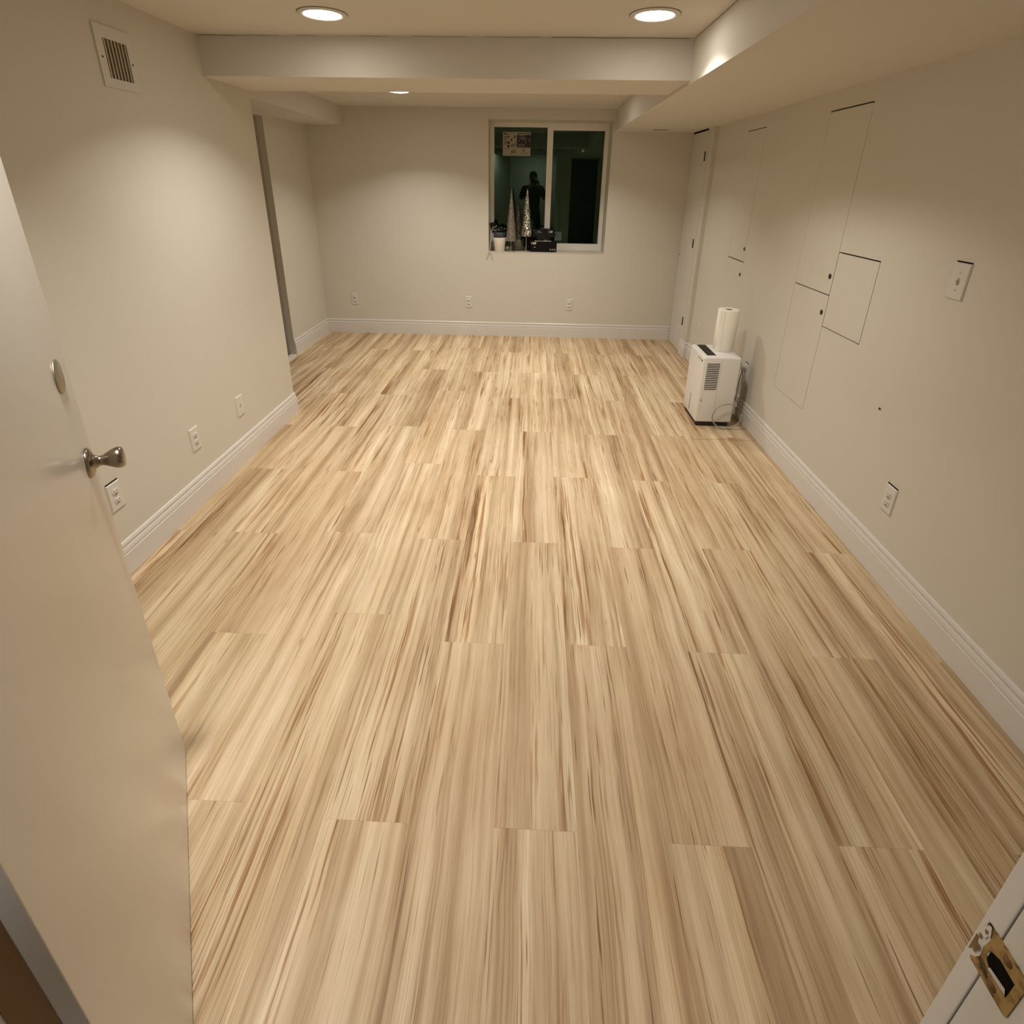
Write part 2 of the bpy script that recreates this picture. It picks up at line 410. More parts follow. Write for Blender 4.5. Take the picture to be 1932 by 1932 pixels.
# ------------------------------------------------------------------ entrance door leaf
hinge = Vector((-.495, .295, 0)); free = Vector((-.972, 1.043, 0))
ld = (free-hinge).normalized(); ln = Vector((-ld.y, ld.x, 0)) * -1     # ln: face normal towards the room
if ln.x < 0: ln = -ln
LW_ = (free-hinge).length
R = Matrix(((ld.x, ln.x, 0, hinge.x), (ld.y, ln.y, 0, hinge.y), (0, 0, 1, 0), (0, 0, 0, 1)))
def leaf(u, n, z): return R @ Vector((u, n, z))
bm = BM(); box(bm, (0, -.035, .008), (LW_, 0, 2.035), .0018)
for v in bm.verts: v.co = R @ v.co
door1 = struct(obj('door_1', bm, M_DOOR))
kd = LW_-.070
bm = BM()
lathe(bm, [(0, .0), (.0325, .0), (.0325, .003), (.030, .006), (.022, .0090), (.0155, .011), (.0145, .015), (.0125, .016), (.0125, .018), (.0112, .019), (.0105, .023), (.0118, .028), (.0160, .036),
           (.0205, .044), (.0228, .051), (.0232, .056), (.0220, .061), (.0185, .0635), (.008, .0650), (0, .0650)], leaf(kd, 0, .988), ln, 40)
kn = obj('door_knob', bm, M_NICKEL, door1); kn['label'] = 'brushed nickel tulip door knob with round rose'
bm = BM(); plate_disc(bm, leaf(kd, .0005, .988), ln, .0330, .003); 
obj('rose', bm, M_NICKEL, kn)
bm = BM(); lathe(bm, [(0, 0), (.0345, 0), (.0345, .0022), (.033, .0032), (0, .0036)], leaf(LW_-.092, 0, 1.190), ln, 40)
obj('bore_cover', bm, M_SATIN, door1)['label'] = 'flat round nickel plate covering an unused lock bore'
bm = BM(); box(bm, (LW_-.0005, -.027, .94), (LW_+.0012, -.008, 1.0))
for v in bm.verts: v.co = R @ v.co
obj('latch_plate', bm, M_SATIN, door1)
for hz in (.25, 1.05, 1.80):
    bm = BM(); lathe(bm, [(0, 0), (.006, 0), (.006, .09), (0, .09)], leaf(-.006, -.006, hz), (0, 0, 1), 12)
    obj('hinge', bm, M_SATIN, door1)
# door frame: jambs, head, casing
fr = struct(boxo('trim_1', (DX0, YF-TH-.0, 0), (DX0+.001, YF, .01), M_TRIM))
bm = BM()
XJ = .435
box(bm, (DX0, .165, 0), (-.512, YF, 2.05)); 
obj('hinge_jamb', bm, M_TRIM, fr)
bm = BM(); box(bm, (-.512, .2515, 0), (-.5105, YF, 2.04)); obj('wood_strip', bm, M_BROWN, fr)['label'] = 'bare brown wood strip beside the door hinges'
bm = BM(); box(bm, (XJ, .165, 0), (DX1, YF-.0012, 2.05), .001); rj = obj('strike_jamb', bm, M_TRIM, fr)
bm = BM(); box(bm, (XJ-.012, .165, 0), (XJ, .236, 2.04), .002); obj('door_stop', bm, M_TRIM, fr)
bm = BM(); box(bm, (DX0, .165, 2.05), (DX1, YF, DZ)); obj('head_jamb', bm, M_TRIM, fr)
bm = BM(); box(bm, (XJ-.0006, YF+.0003, 0), (XJ+.068, YF+.018, 2.12), .0015); obj('casing', bm, M_TRIM, fr)
bm = BM(); box(bm, (-.512, YF, 0), (-.58, YF+.008, 2.12), .001); obj('casing', bm, M_TRIM, fr)
bm = BM(); box(bm, (-.512, YF, 2.055), (XJ, YF+.018, 2.12), .001); obj('casing', bm, M_TRIM, fr)
# strike plate on the jamb (face x = XJ), spans y .252-.300, z .879-.938, painted over at the upper end
def strike():
    m = bpy.data.materials.new('worn_brass'); m.use_nodes = True; nt = m.node_tree; b = nt.nodes['Principled BSDF']; N = nt.nodes.new; L = nt.links.new
    tc = N('ShaderNodeTexCoord'); n = N('ShaderNodeTexNoise'); n.inputs['Scale'].default_value = 75; n.inputs['Detail'].default_value = 5
    L(tc.outputs['Object'], n.inputs['Vector'])
    r = N('ShaderNodeValToRGB'); e = r.color_ramp.elements
    e[0].position = .38; e[0].color = (.030, .015, .006, 1); e[1].position = .60; e[1].color = (.40, .27, .10, 1)
    k = e.new(.46); k.color = (.22, .13, .035, 1)
    L(n.outputs['Fac'], r.inputs[0]); L(r.outputs[0], b.inputs['Base Color']); b.inputs['Metallic'].default_value = .35; b.inputs['Roughness'].default_value = .5
    xs = XJ-.0012
    root = empty('strike_plate', (XJ, .276, .908)); root.parent = fr
    root['label'] = 'worn brass strike plate with chipped white paint'
    bm = BM()
    # plate as polygon ring with a D-shaped hole, in (y, z)
    outer = [(.2535, .880), (.296, .8795), (.2995, .884), (.3010, .893), (.3016, .908), (.3010, .923), (.2995, .932), (.296, .9370), (.2535, .9365)]
    cy_, cz_ = .272, .908
    hole = [(.2605, .8965), (.276, .8960), (.2835, .900), (.2865, .908), (.2835, .916), (.276, .9200), (.2605, .9195)]
    def ring(poly, n=48):
        out = []
        for i in range(n):
            a = 2*pi*i/n; d = Vector((cos(a), sin(a))); best = None
            for j in range(len(poly)):
                p = Vector(poly[j])-Vector((cy_, cz_)); q = Vector(poly[(j+1) % len(poly)])-Vector((cy_, cz_)); e_ = q-p
                den = d.x*e_.y-d.y*e_.x
                if abs(den) < 1e-12: continue
                t = (p.x*e_.y-p.y*e_.x)/den; s = (p.x*d.y-p.y*d.x)/den
                if t > 0 and -1e-6 <= s <= 1+1e-6 and (best is None or t < best): best = t
            out.append((cy_+d.x*best, cz_+d.y*best))
        return out
    ro, rh = ring(outer), ring(hole); n = len(ro)
    # the lip beyond y=.296 curls over the edge of the jamb
    def X(y): return xs - max(0, (.292-y))*0 + max(0, y-.294)*.25
    Fo = [bm.verts.new((X(a), a, c)) for a, c in ro]; Fh = [bm.verts.new((X(a), a, c)) for a, c in rh]
    Bo = [bm.verts.new((X(a)+.0016, a, c)) for a, c in ro]; Bh = [bm.verts.new((X(a)+.0016, a, c)) for a, c in rh]
    for i in range(n):
        j = (i+1) % n
        for q in ((Fo[i], Fo[j], Fh[j], Fh[i]), (Bo[i], Bh[i], Bh[j], Bo[j]), (Fo[i], Bo[i], Bo[j], Fo[j]), (Fh[i], Fh[j], Bh[j], Bh[i])): bm.faces.new(q)
    obj('plate', bm, m, root).location = -root.location
    bm = BM(); box(bm, (XJ-.0004, .2612, .8965), (XJ+.0004, .286, .9195)); obj('latch_hole', bm, M_DARK, root).location = -root.location
    bm = BM(); v = [bm.verts.new(c) for c in ((XJ-.0018, .2615, .8985), (XJ-.0018, .2800, .8968), (XJ-.0010, .2795, .9000), (XJ-.0010, .2640, .9030))]; bm.faces.new(v)
    obj('bent_tab', bm, M_GREY, root).location = -root.location
    for zz in (.8875, .9285):
        bm = BM(); lathe(bm, [(0, .0008), (.0018, .0008), (.0020, .0004), (.0045, .0006), (.0048, 0)], (xs, .272, zz), (-1, 0, 0), 16)
        obj('screw', bm, M_BROWN, root).location = -root.location
    # paint chips left at the far end
    rr = random.Random(3); bm = BM()
    for (y, z, s) in [(.298, .931, .007), (.2985, .922, .008), (.300, .912, .006), (.2925, .929, .0065), (.302, .903, .004), (.294, .921, .005), (.2985, .893, .003)]:
        P = []
        for i in range(11):
            a = 2*pi*i/11; r_ = s*rr.uniform(.55, 1.1)
            P.append((X(y+r_*cos(a)*.6)-.0006, min(.3018, y+r_*cos(a)*.6), z+r_*sin(a)))
        bm.faces.new([bm.verts.new(c) for c in P])
    obj('paint_chips', bm, M_TRIM, root).location = -root.location
    bm = BM()
    for (y, z, s) in [(.2975, .896, .0065), (.2990, .905, .006), (.2940, .901, .004), (.3000, .8885, .004), (.2965, .913, .003), (.3045, .899, .006), (.3040, .913, .0045), (.3035, .924, .003), (.2955, .9335, .0022), (.2880, .9372, .0022), (.278, .9372, .0018), (.266, .9372, .0018), (.2935, .926, .003)]:
        P = []
        for i in range(10):
            a = 2*pi*i/10; r_ = s*rr.uniform(.5, 1.15)
            yy_ = min(.3018, y+r_*cos(a)*.7); P.append((X(yy_)-.0009, yy_, z+r_*sin(a)))
        bm.faces.new([bm.verts.new(c) for c in P])
    obj('bare_wood_chips', bm, M_BROWN, root).location = -root.location
strike()

# ------------------------------------------------------------------ closet door in the far right corner
d2_ = struct(boxo('door_2', (XP, 5.2445, .004), (XP+.03, YB-.003, 1.9885), M_TRIM, None, .001))
boxo('shadow_gap', (XP+.0006, 5.245, 1.9888), (XP+.03, YB-.004, 2.0045), M_DARK, d2_)
boxo('door_jamb', (XP, 5.075, 0), (XR, 5.2425, ZS), M_WALL, d2_)
boxo('casing', (XP-.004, 5.19, BH), (XP, 5.236, ZS), M_TRIM, d2_, .001)
boxo('casing_bead', (XP-.003, 5.11, BH), (XP, 5.125, 1.45), M_TRIM, d2_, .001)
for z0_, z1_ in ((1.743, 1.822), (1.010, 1.089), (.281, .360)):
    bm = BM(); box(bm, (XP-.002, 5.2245, z0_), (XP+.001, 5.264, z1_)); lathe(bm, [(0, 0), (.0065, 0), (.0065, z1_-z0_), (0, z1_-z0_)], (XP-.006, 5.244, z0_), (0, 0, 1), 12)
    obj('hinge', bm, M_BLACK, d2_)
bm = BM(); lathe(bm, [(0, 0), (.009, 0), (.009, .002), (0, .002)], (XP, 5.690, .900), (-1, 0, 0), 16); obj('finger_hole', bm, M_BLACK, d2_)

# ------------------------------------------------------------------ access panels
def panel(y0, y1, z0, z1, label, dots=(), gaps=(.0015, .0015, .0015, .004), dx=0.0):
    gl, gr, gb, gt = gaps      # near-camera side, far side, bottom, top
    root = empty('access_panel', (XR, (y0+y1)/2, z0)); tag(root, label, 'access panel', 'flush painted access panels in the right wall')
    o = boxo('panel', (XR-dx, y0+gl, z0+gb), (XR+.018, y1-gr, z1-gt), M_WALL, root, .0006); o.location = -root.location
    for (y, z) in dots:
        bm = BM(); lathe(bm, [(0, 0), (.012, 0), (.0138, .0012), (.010, .003), (0, .0035)], (XR-dx-.0002, y, z), (-1, 0, 0), 20)
        o = obj('finger_hole', bm, M_BLACK, root); o.location = -root.location
panel(PA[0], PA[1], 1.0415, PA[3], 'tall narrow access panel with a thick black gap on top, nearer of the tall two', [(2.856, 1.132)], (.0030, .0014, .0016, .0075))
panel(PA[0], PA[1], PA[2], 1.0415, 'lower access panel outlined by thin seams, just right of the dehumidifier', [(2.858, .947)], (.0032, .0024, .0026, .0046))
panel(PB[0], PB[1], PB[2], PB[3], 'small access panel without a black finger hole, closest to the wall switch', [], (.0040, .0020, .0050, .0070))
panel(PC[0], PC[1], 1.042, PC[3], 'tall faint access panel farther along the wall, above the paper towel roll', [(4.073, 1.131)], (.0040, .0014, .0034, .0056), 0)
panel(PC[0], PC[1], PC[2], 1.042, 'faint lower access panel behind the paper towel roll', [(4.076, .950)], (.0006, .0006, .0006, .0050))
# small hole left in the wall
bm = BM(); lathe(bm, [(0, 0), (.005, 0), (.0055, .001), (.003, .002), (0, .002)], (XR-.0002, 2.215, .670), (-1, 0, 0), 12)
for v in bm.verts: v.co.y = 2.215+(v.co.y-2.215)*1.6
tag(obj('wall_anchor', bm, M_BLACK), 'tiny dark anchor hole alone on the right wall, below the small access panel', 'wall anchor')

# ------------------------------------------------------------------ electrical plates
def plate(name, c, nrm, label, kind, cat, group=None, w_=.072, h_=.120, gap=True, tiltz=0.):
    # built in local frame: x right, z up, y = out of the wall (nrm)
    n = Vector(nrm); rgt = Vector((0, 0, 1)).cross(n)
    R_ = Matrix(((rgt.x, n.x, 0, c[0]), (rgt.y, n.y, 0, c[1]), (0, 0, 1, c[2]), (0, 0, 0, 1)))
    root = empty(name, c); tag(root, label, cat, group)
    def add(nm, bm, m, par=None):
        for v in bm.verts: v.co = R_ @ v.co
        o = obj(nm, bm, m, par or root)
        if par is None: o.location = -Vector(c)
        return o
    if gap:
        bm = BM(); box(bm, (-w_/2+.003, 0, -h_/2+.0), (w_/2-.003, .0020 if gap == 2 else .0012, h_/2+.0050 if gap == 2 else h_/2-.001)); add('wall_box', bm, M_DARK)
    bm = BM()
    o0, o1 = .0012, .0062
    V = []
    for (a, b_, y) in ((w_/2, h_/2, 0), (w_/2, h_/2, o0+.001), (w_/2-.004, h_/2-.004, o1)):
        V.append([bm.verts.new((sx*a, y, sz*b_)) for sx, sz in ((-1, -1), (1, -1), (1, 1), (-1, 1))])
    for A, B in zip(V, V[1:]):
        for i in range(4): bm.faces.new((A[i], A[(i+1) % 4], B[(i+1) % 4], B[i]))
    bm.faces.new(V[0][::-1]); bm.faces.new(V[-1])
    add('cover_plate', bm, M_PLATE)
    if kind == 'duplex':
        for s in (-1, 1):
            zc = s*.0195
            bm = BM(); lathe(bm, [(0, 0), (.0172, 0), (.0172, .0018), (.0165, .0024), (0, .0024)], (0, o1-.0006, zc), (0, 1, 0), 24)
            for v in bm.verts: v.co.z = zc + max(-.0138, min(.0138, v.co.z-zc))
            r_ = add('receptacle', bm, M_PLATE)
            bm = BM()
            box(bm, (-.0075, o1+.0010, zc+.001), (-.0052, o1+.0024, zc+.0095)); box(bm, (.0052, o1+.0010, zc+.002), (.0075, o1+.0024, zc+.0085))
            lathe(bm, [(0, 0), (.0026, 0), (.0026, .0016), (0, .0016)], (0, o1+.0008, zc-.007), (0, 1, 0), 10)
            for v in bm.verts: v.co = R_ @ v.co
            obj('slots', bm, M_HOLE, r_)
        bm = BM(); lathe(bm, [(0, 0), (.0028, 0), (.0022, .0012), (0, .0013)], (0, o1, 0), (0, 1, 0), 12); add('screw', bm, M_SLOT)
    elif kind == 'decora':
        bm = BM(); box(bm, (-.0165, o1-.001, -.033), (.0165, o1+.0016, .033), .0008); r_ = add('receptacle', bm, M_PLATE)
        for s in (-1, 1):
            bm = BM(); box(bm, (-.0075, o1+.0012, s*.018), (-.0055, o1+.002, s*.018+.008)); box(bm, (.0055, o1+.0012, s*.018), (.0075, o1+.002, s*.018+.008))
            for v in bm.verts: v.co = R_ @ v.co
            obj('slots', bm, M_HOLE, r_)
    elif kind == 'toggle':
        bm = BM(); box(bm, (-.006, o1-.001, -.0125), (.006, o1+.0008, .0125)); add('switch_slot', bm, M_SLOT)
        bm = BM(); box(bm, (-.0042, o1, -.004), (.0042, o1+.010, .006), .001); add('toggle', bm, M_PLATE)
        for s in (-1, 1):
            bm = BM(); lathe(bm, [(0, 0), (.003, 0), (.0022, .0012), (0, .0013)], (0, o1, s*.030), (0, 1, 0), 12); add('screw', bm, M_SLOT)
    elif kind == 'jack':
        bm = BM(); box(bm, (-.007, o1-.001, -.009), (.007, o1+.0012, .009), .0006); add('jack', bm, M_SLOT)
        for s in (-1, 1):
            bm = BM(); lathe(bm, [(0, 0), (.003, 0), (.0022, .0012), (0, .0013)], (0, o1, s*.042), (0, 1, 0), 12); add('screw', bm, M_SLOT)
    elif kind == 'blank':
        for s in (-1, 1):
            bm = BM(); lathe(bm, [(0, 0), (.003, 0), (.0022, .0012), (0, .0013)], (0, o1, s*.030), (0, 1, 0), 12); add('screw', bm, M_SLOT)
    return root
G = 'white electrical plates on the walls'
plate('wall_outlet', (XL, 1.826, .3525), (1, 0, 0), 'white duplex outlet low on the left wall, just below the door knob', 'duplex', 'outlet', G, gap=2)
plate('wall_outlet', (XL, 2.378, .341), (1, 0, 0), 'white duplex outlet low on the left wall, middle of the three plates there', 'duplex', 'outlet', G)
plate('wall_outlet', (XL, 2.821, .337), (1, 0, 0), 'white plate low on the left wall, farthest of the three and nearest the corner', 'jack', 'outlet', G)
plate('wall_outlet', (-1.892, YB, .369), (0, -1, 0), 'white outlet on the back wall near its left corner', 'duplex', 'outlet', G)
plate('wall_outlet', (-.667, YB, .362), (0, -1, 0), 'white outlet on the back wall, left of and below the window', 'duplex', 'outlet', G)
plate('wall_outlet', (.401, YB, .357), (0, -1, 0), 'white outlet on the back wall directly under the right half of the window', 'duplex', 'outlet', G)
plate('wall_outlet', (XR, 2.001, .350), (-1, 0, 0), 'white duplex outlet low on the right wall below the light switch', 'duplex', 'outlet', G, gap=2)
plate('wall_outlet', (XR, 4.818, .345), (-1, 0, 0), 'faint white outlet low on the right wall between closet door and dehumidifier', 'duplex', 'outlet', G)
plate('wall_outlet', (XR, 3.655, .345), (-1, 0, 0), 'outlet hidden behind the dehumidifier with its cord plugged in', 'duplex', 'outlet', G, gap=2)
plate('light_switch', (XR, 2.001, 1.250), (-1, 0, 0), 'white switch plate mounted high on the right wall near the viewer', 'toggle', 'switch', G, .080, .128, gap=2)
plate('light_switch', (XR, 4.978, 1.066), (-1, 0, 0), 'white blank switch plate beside the closet door in the far corner', 'blank', 'switch', G)

# ------------------------------------------------------------------ wall register
def register():
    y0, y1, z0, z1 = 2.326, 2.528, 1.875, 2.086; a0, a1, b0, b1 = 2.366, 2.499, 1.908, 2.043
    root = empty('air_register', (XL, 2.427, z0)); tag(root, 'white louvered air register high on the left wall', 'vent')
    off = -root.location
    bm = BM(); x = XL+.006
    for (ya, yb, za, zb) in ((y0, a0, z0, z1), (a1, y1, z0, z1), (a0, a1, z0, b0), (a0, a1, b1, z1)):
        box(bm, (XL, ya, za), (x, yb, zb))
    obj('frame', bm, M_TRIM, root).location = off
    bm = BM(); box(bm, (XL+.0004, a0, b0), (XL+.0012, a1, b1)); obj('duct', bm, mat('duct_dark', (.20, .155, .095), .8), root).location = off
    for i in range(7):
        yc = a0 + (i+.5)*(a1-a0)/7
        bm = BM(); Rz = Matrix.Translation((XL+.0040, yc, 0)) @ Matrix.Rotation(radians(20), 4, 'Z')
        box(bm, (-.0010, -.0040, b0), (.0010, .0040, b1))
        for v in bm.verts: v.co = Rz @ v.co
        obj('slat', bm, mat('slat_%d' % i, (.58, .54, .46), .5) if i == 0 else bpy.data.materials['slat_0'], root).location = off
    for y in ((y0+a0)/2, (a1+y1)/2):
        bm = BM(); lathe(bm, [(0, 0), (.0042, 0), (.0035, .0014), (0, .0016)], (x, y, 1.976), (1, 0, 0), 12)
        obj('screw', bm, M_BLACK, root).location = off
register()

# ------------------------------------------------------------------ recessed lights
M_LENS = mat('light_lens', (.9, .9, .88), .4, emit=((1.0, .93, .80), LENS_E))
def downlight(x, y, label):
    root = empty('recessed_light', (x, y, ZC)); tag(root, label, 'ceiling light', 'round recessed ceiling lights')
    bm = BM(); lathe(bm, [(.101, -.0002), (.104, -.0002), (.104, -.0012), (.101, -.0012)], (0, 0, 0), n=56); obj('trim_gap_shade', bm, M_HOLE, root)  # thin dark ring painted as the shadow line between trim and ceiling
    bm = BM(); lathe(bm, [(.080, -.001), (.102, -.001), (.101, -.004), (.092, -.007), (.080, -.0075), (.077, -.005)], (0, 0, 0), n=56)
    obj('trim_ring', bm, M_TRIM, root)
    bm = BM(); lathe(bm, [(.0785, -.004), (.070, -.0062), (.04, -.0074), (0, -.0078)], (0, 0, 0), n=48)
    obj('lens', bm, M_LENS, root)
    ld_ = bpy.data.lights.new('downlight', 'AREA'); ld_.shape = 'DISK'; ld_.size = .12; ld_.energy = LIGHT_W; ld_.color = LIGHT_COL; ld_.spread = SPREAD
    lo = bpy.data.objects.new('downlight', ld_); COL.objects.link(lo); lo.location = (x, y, ZC-.0085)
LIGHTS = [(-.909, 2.680, 'lit round recessed ceiling light, left of the two in front of the beam'),
          (.472, 2.665, 'lit round recessed ceiling light in front of the beam, beside the right soffit'),
          (-1.080, 4.775, 'lit recessed light just visible under the beam, left of the window'),
          (.300, 4.690, 'lit recessed ceiling light hidden behind the beam in front of the window'),
          (-.805, .930, 'lit recessed ceiling light above the open entrance door')]
for a in LIGHTS: downlight(*a)
hl = bpy.data.lights.new('hall_light', 'AREA'); hl.shape = 'DISK'; hl.size = .25; hl.energy = 14; hl.color = (1, .94, .90)
ho = bpy.data.objects.new('hall_light', hl); COL.objects.link(ho); ho.location = (.05, -1.2, 2.19)

# ------------------------------------------------------------------ window
YG = 6.015
win = struct(empty('window_1', (0.134, YG, WZ0)))
woff = -win.location
def wbox(name, a, b, m, bev=.0, par=None):
    bm = BM(); box(bm, a, b, bev); o = obj(name, bm, m, par or win)
    if par is None: o.location = woff
    return o
FX0, FX1, FZ0, FZ1 = WX0, WX1, WZ0, WZ1
GY = YG
bm = BM()
FL, FRr, FB_, FT = -.421, .690, .941, 2.057
for a, b in (((FX0, GY-.015, FZ0), (FL, GY+.05, FZ1)), ((FRr, GY-.015, FZ0), (FX1, GY+.05, FZ1)), ((FL, GY-.015, FZ0), (FRr, GY+.05, .896)), ((FL, GY-.015, FT), (FRr, GY+.05, FZ1))):
    box(bm, a, b, .002)
obj('window_frame', bm, M_VINYL, win).location = woff
# left sash (inner) and right sash
def sash(name, x0, x1, z0, z1, l, r_, b_, t, y):
    bm = BM()
    for a, c in (((x0, y, z0), (x0+l, y+.03, z1)), ((x1-r_, y, z0), (x1, y+.03, z1)), ((x0+l, y, z0), (x1-r_, y+.03, z0+b_)), ((x0+l, y, z1-t), (x1-r_, y+.03, z1))): box(bm, a, c, .0015)
    s = obj(name, bm, M_VINYL, win); s.location = woff
    bm = BM(); v = [bm.verts.new(c) for c in ((x0+l, y+.010, z0+b_), (x1-r_, y+.010, z0+b_), (x1-r_, y+.010, z1-t), (x0+l, y+.010, z1-t))]; bm.faces.new(v)
    g = obj('glass_pane', bm, M_GLASS, s)
    bm = BM()
    for dz in (z0+b_, z1-t-.003): box(bm, (x0+l, y+.004, dz), (x1-r_, y+.009, dz+.003))
    obj('glazing_gasket', bm, M_BLACK, s)
    return s
sash('left_sash', FL, .142, .896, 2.063, .003, .028, .012, .004, GY-.010)
sash('right_sash', .142, FRr, .896, FT, .030, .006, .055, .025, GY-.002)
wbox('window_sill', (WX0, YB-.002, WZ0-.004), (WX1, GY, WZ0+.0008), M_SILL)
# night outside: window well
ww = struct(empty('wall_window_well', (0, 6.3, 0)))
o = boxo('well_wall', (-.9, 6.75, .4), (1.2, 6.8, 2.6), M_GROUND, ww); o.location = -Vector(ww.location)
o = boxo('well_side', (-.95, YB+.345, .4), (-.9, 6.8, 2.6), M_GROUND, ww); o.location = -Vector(ww.location)
o = boxo('well_side', (1.2, YB+.345, .4), (1.25, 6.8, 2.6), M_GROUND, ww); o.location = -Vector(ww.location)
o = boxo('well_floor', (-.9, YB+.345, .4), (1.2, 6.8, .45), M_GROUND, ww); o.location = -Vector(ww.location)

# product sticker on the left pane: flat print
M_STK = mat('sticker_paper', (.34, .30, .24), .6); M_STK2 = mat('sticker_grey', (.17, .145, .11), .6)
M_INK = mat('sticker_ink', (.020, .015, .012), .6); M_INK2 = mat('sticker_photo_light', (.16, .13, .10), .6)
def flat(bm, pts, y): bm.faces.new([bm.verts.new((a, y, c)) for a, c in pts])
def disc(bm, x, z, r_, y, n=14): flat(bm, [(x+r_*cos(2*pi*i/n), z+r_*sin(2*pi*i/n)) for i in range(n)], y)
SX0, SX1, SZ0, SZ1 = -.331, -.053, 1.797, 2.014
ys_ = GY-.0022
st = empty('window_sticker', (SX0, ys_, SZ0)); tag(st, 'printed product sticker with round icons and a dark photo on the left window pane', 'sticker')
def sadd(nm, bm, m):
    o = obj(nm, bm, m, st); o.location = -st.location
    if nm != 'paper': o['kind'] = 'stuff'
def S(px, py):  # pixel in the sticker zoom (x 255..1680, y 250..1480) -> metres
    return SX0+(px-255)/(1680-255)*(SX1-SX0), SZ1-(py-250)/(1480-250)*(SZ1-SZ0)
bm = BM(); box(bm, (SX0, ys_, SZ0), (SX1, ys_+.0008, SZ1)); sadd('paper', bm, M_STK)
def rect(bm, a, b, y): (x0, z0), (x1, z1) = S(*a), S(*b); flat(bm, [(x0, z0), (x1, z0), (x1, z1), (x0, z1)], y)
bm = BM(); rect(bm, (970, 390), (1680, 1050), ys_-.0004); rect(bm, (985, 305), (1640, 345), ys_-.0004); sadd('photo_print', bm, M_INK)
bm = BM()
for pts in ([(1060, 460), (1120, 400), (1380, 390), (1340, 470)], [(1030, 560), (1200, 520), (1430, 510), (1310, 690), (1290, 640), (1100, 590)], [(1400, 640), (1470, 590), (1440, 700), (1450, 830), (1410, 800)], [(1570, 590), (1660, 600), (1660, 800), (1610, 730)],
            [(1020, 880), (1370, 860), (1360, 920), (1030, 930)], [(1030, 970), (1370, 965), (1360, 1005), (1030, 1010)], [(1640, 870), (1680, 860), (1680, 930), (1660, 930)], [(1030, 700), (1110, 660), (1140, 690), (1060, 740)]):
    flat(bm, [S(*p) for p in pts], ys_-.0008)
sadd('photo_detail', bm, M_INK2)
bm = BM()
for (x, y, r_) in ((360, 345, 55), (525, 495, 50), (540, 800, 68), (540, 985, 66), (860, 500, 62), (700, 670, 66), (915, 725, 28), (915, 880, 28)):
    c = S(x, y); disc(bm, c[0], c[1], r_/1425*(SX1-SX0), ys_-.0004)
rect(bm, (430, 330), (550, 375), ys_-.0004)
sadd('round_icons', bm, M_INK)
bm = BM()
for (x, y, r_) in ((860, 490, 34), (720, 690, 34), (360, 340, 22)):
    c = S(x, y); disc(bm, c[0], c[1], r_/1425*(SX1-SX0), ys_-.0008)
sadd('icon_centers', bm, M_STK2)
bm = BM()
flat(bm, [S(*p) for p in ((640, 1390), (680, 1230), (760, 1140), (860, 1140), (930, 1230), (960, 1400), (880, 1340), (720, 1350))], ys_-.0004)
flat(bm, [S(*p) for p in ((1240, 1160), (1380, 1110), (1380, 1270), (1260, 1260))], ys_-.0004)
rect(bm, (330, 450), (450, 640), ys_-.0003); rect(bm, (330, 700), (450, 930), ys_-.0003); rect(bm, (650, 850), (900, 1020), ys_-.0003); rect(bm, (350, 1090), (600, 1130), ys_-.0003)
for y in (1310, 1350, 1390): rect(bm, (1180, y), (1600, y+14), ys_-.0003)
rect(bm, (600, 320), (900, 345), ys_-.0003)
sadd('grey_print', bm, M_STK2)
sl = boxo('window_label', (.227, GY+.0045, .980), (.298, GY+.0055, 1.068), mat('small_label', (.10, .13, .13), .6))
tag(sl, 'small pale paper label at the lower left of the right pane', 'sticker')
bm = BM()
for k in range(6): box(bm, (.234, GY+.0040, 1.055-k*.011), (.290-.006*(k % 3), GY+.0045, 1.0575-k*.011))
obj('print_lines', bm, M_INK, sl)['kind'] = 'stuff'

# ------------------------------------------------------------------ things on the sill
ZSL = WZ0+.0008
M_G1 = glitter_mat('silver_glitter_fine', (.14, .12, .10), (.60, .55, .47), 260)
M_G2 = glitter_mat('dull_silver_glitter', (.045, .04, .03), (.24, .20, .15), 200)
M_G3 = glitter_mat('silver_sequin', (.05, .045, .03), (1., .93, .78), 150)
M_SILVER = mat('silver_stand', (.42, .38, .31), .35, metal=.7)
def cone_tree(x, y, zb, zt, rb, m, label, stem=True, base_r=.046, seed=1, rough=.0):
    root = empty('cone_tree', (x, y, ZSL)); tag(root, label, 'decoration', 'cone shaped table trees on the window sill')
    bm = BM(); rr = random.Random(seed); n = 28; rings = []
    H_ = zt-zb; K = 26
    for k in range(K+1):
        t = k/K; r_ = rb*(1-t)**.93 + .0025
        rings.append([bm.verts.new(((r_+rr.uniform(-rough, rough)*(1-t*.6))*cos(2*pi*i/n), (r_+rr.uniform(-rough, rough)*(1-t*.6))*sin(2*pi*i/n), zb-ZSL+H_*t+rr.uniform(-rough, rough))) for i in range(n)])
    for A, B in zip(rings, rings[1:]):
        for i in range(n): bm.faces.new((A[i], A[(i+1) % n], B[(i+1) % n], B[i]))
    bm.faces.new(rings[0][::-1]); bm.faces.new(rings[-1])
    obj('cone', bm, m, root)
    if stem:
        bm = BM(); lathe(bm, [(.0045, .003), (.0045, zb-ZSL+.004)], n=10); obj('stem', bm, M_SILVER, root)
    if base_r:
        bm = BM(); lathe(bm, [(0, 0), (base_r, 0), (base_r, .003), (base_r*.8, .006), (.006, .010), (0, .012)], n=28); obj('base', bm, M_SILVER, root)
    return root
cone_tree(-.228, 5.772, .990, 1.487, .053, M_G1, 'tall fine silver cone tree on a thin stem, left of the three', seed=2, rough=.0012)
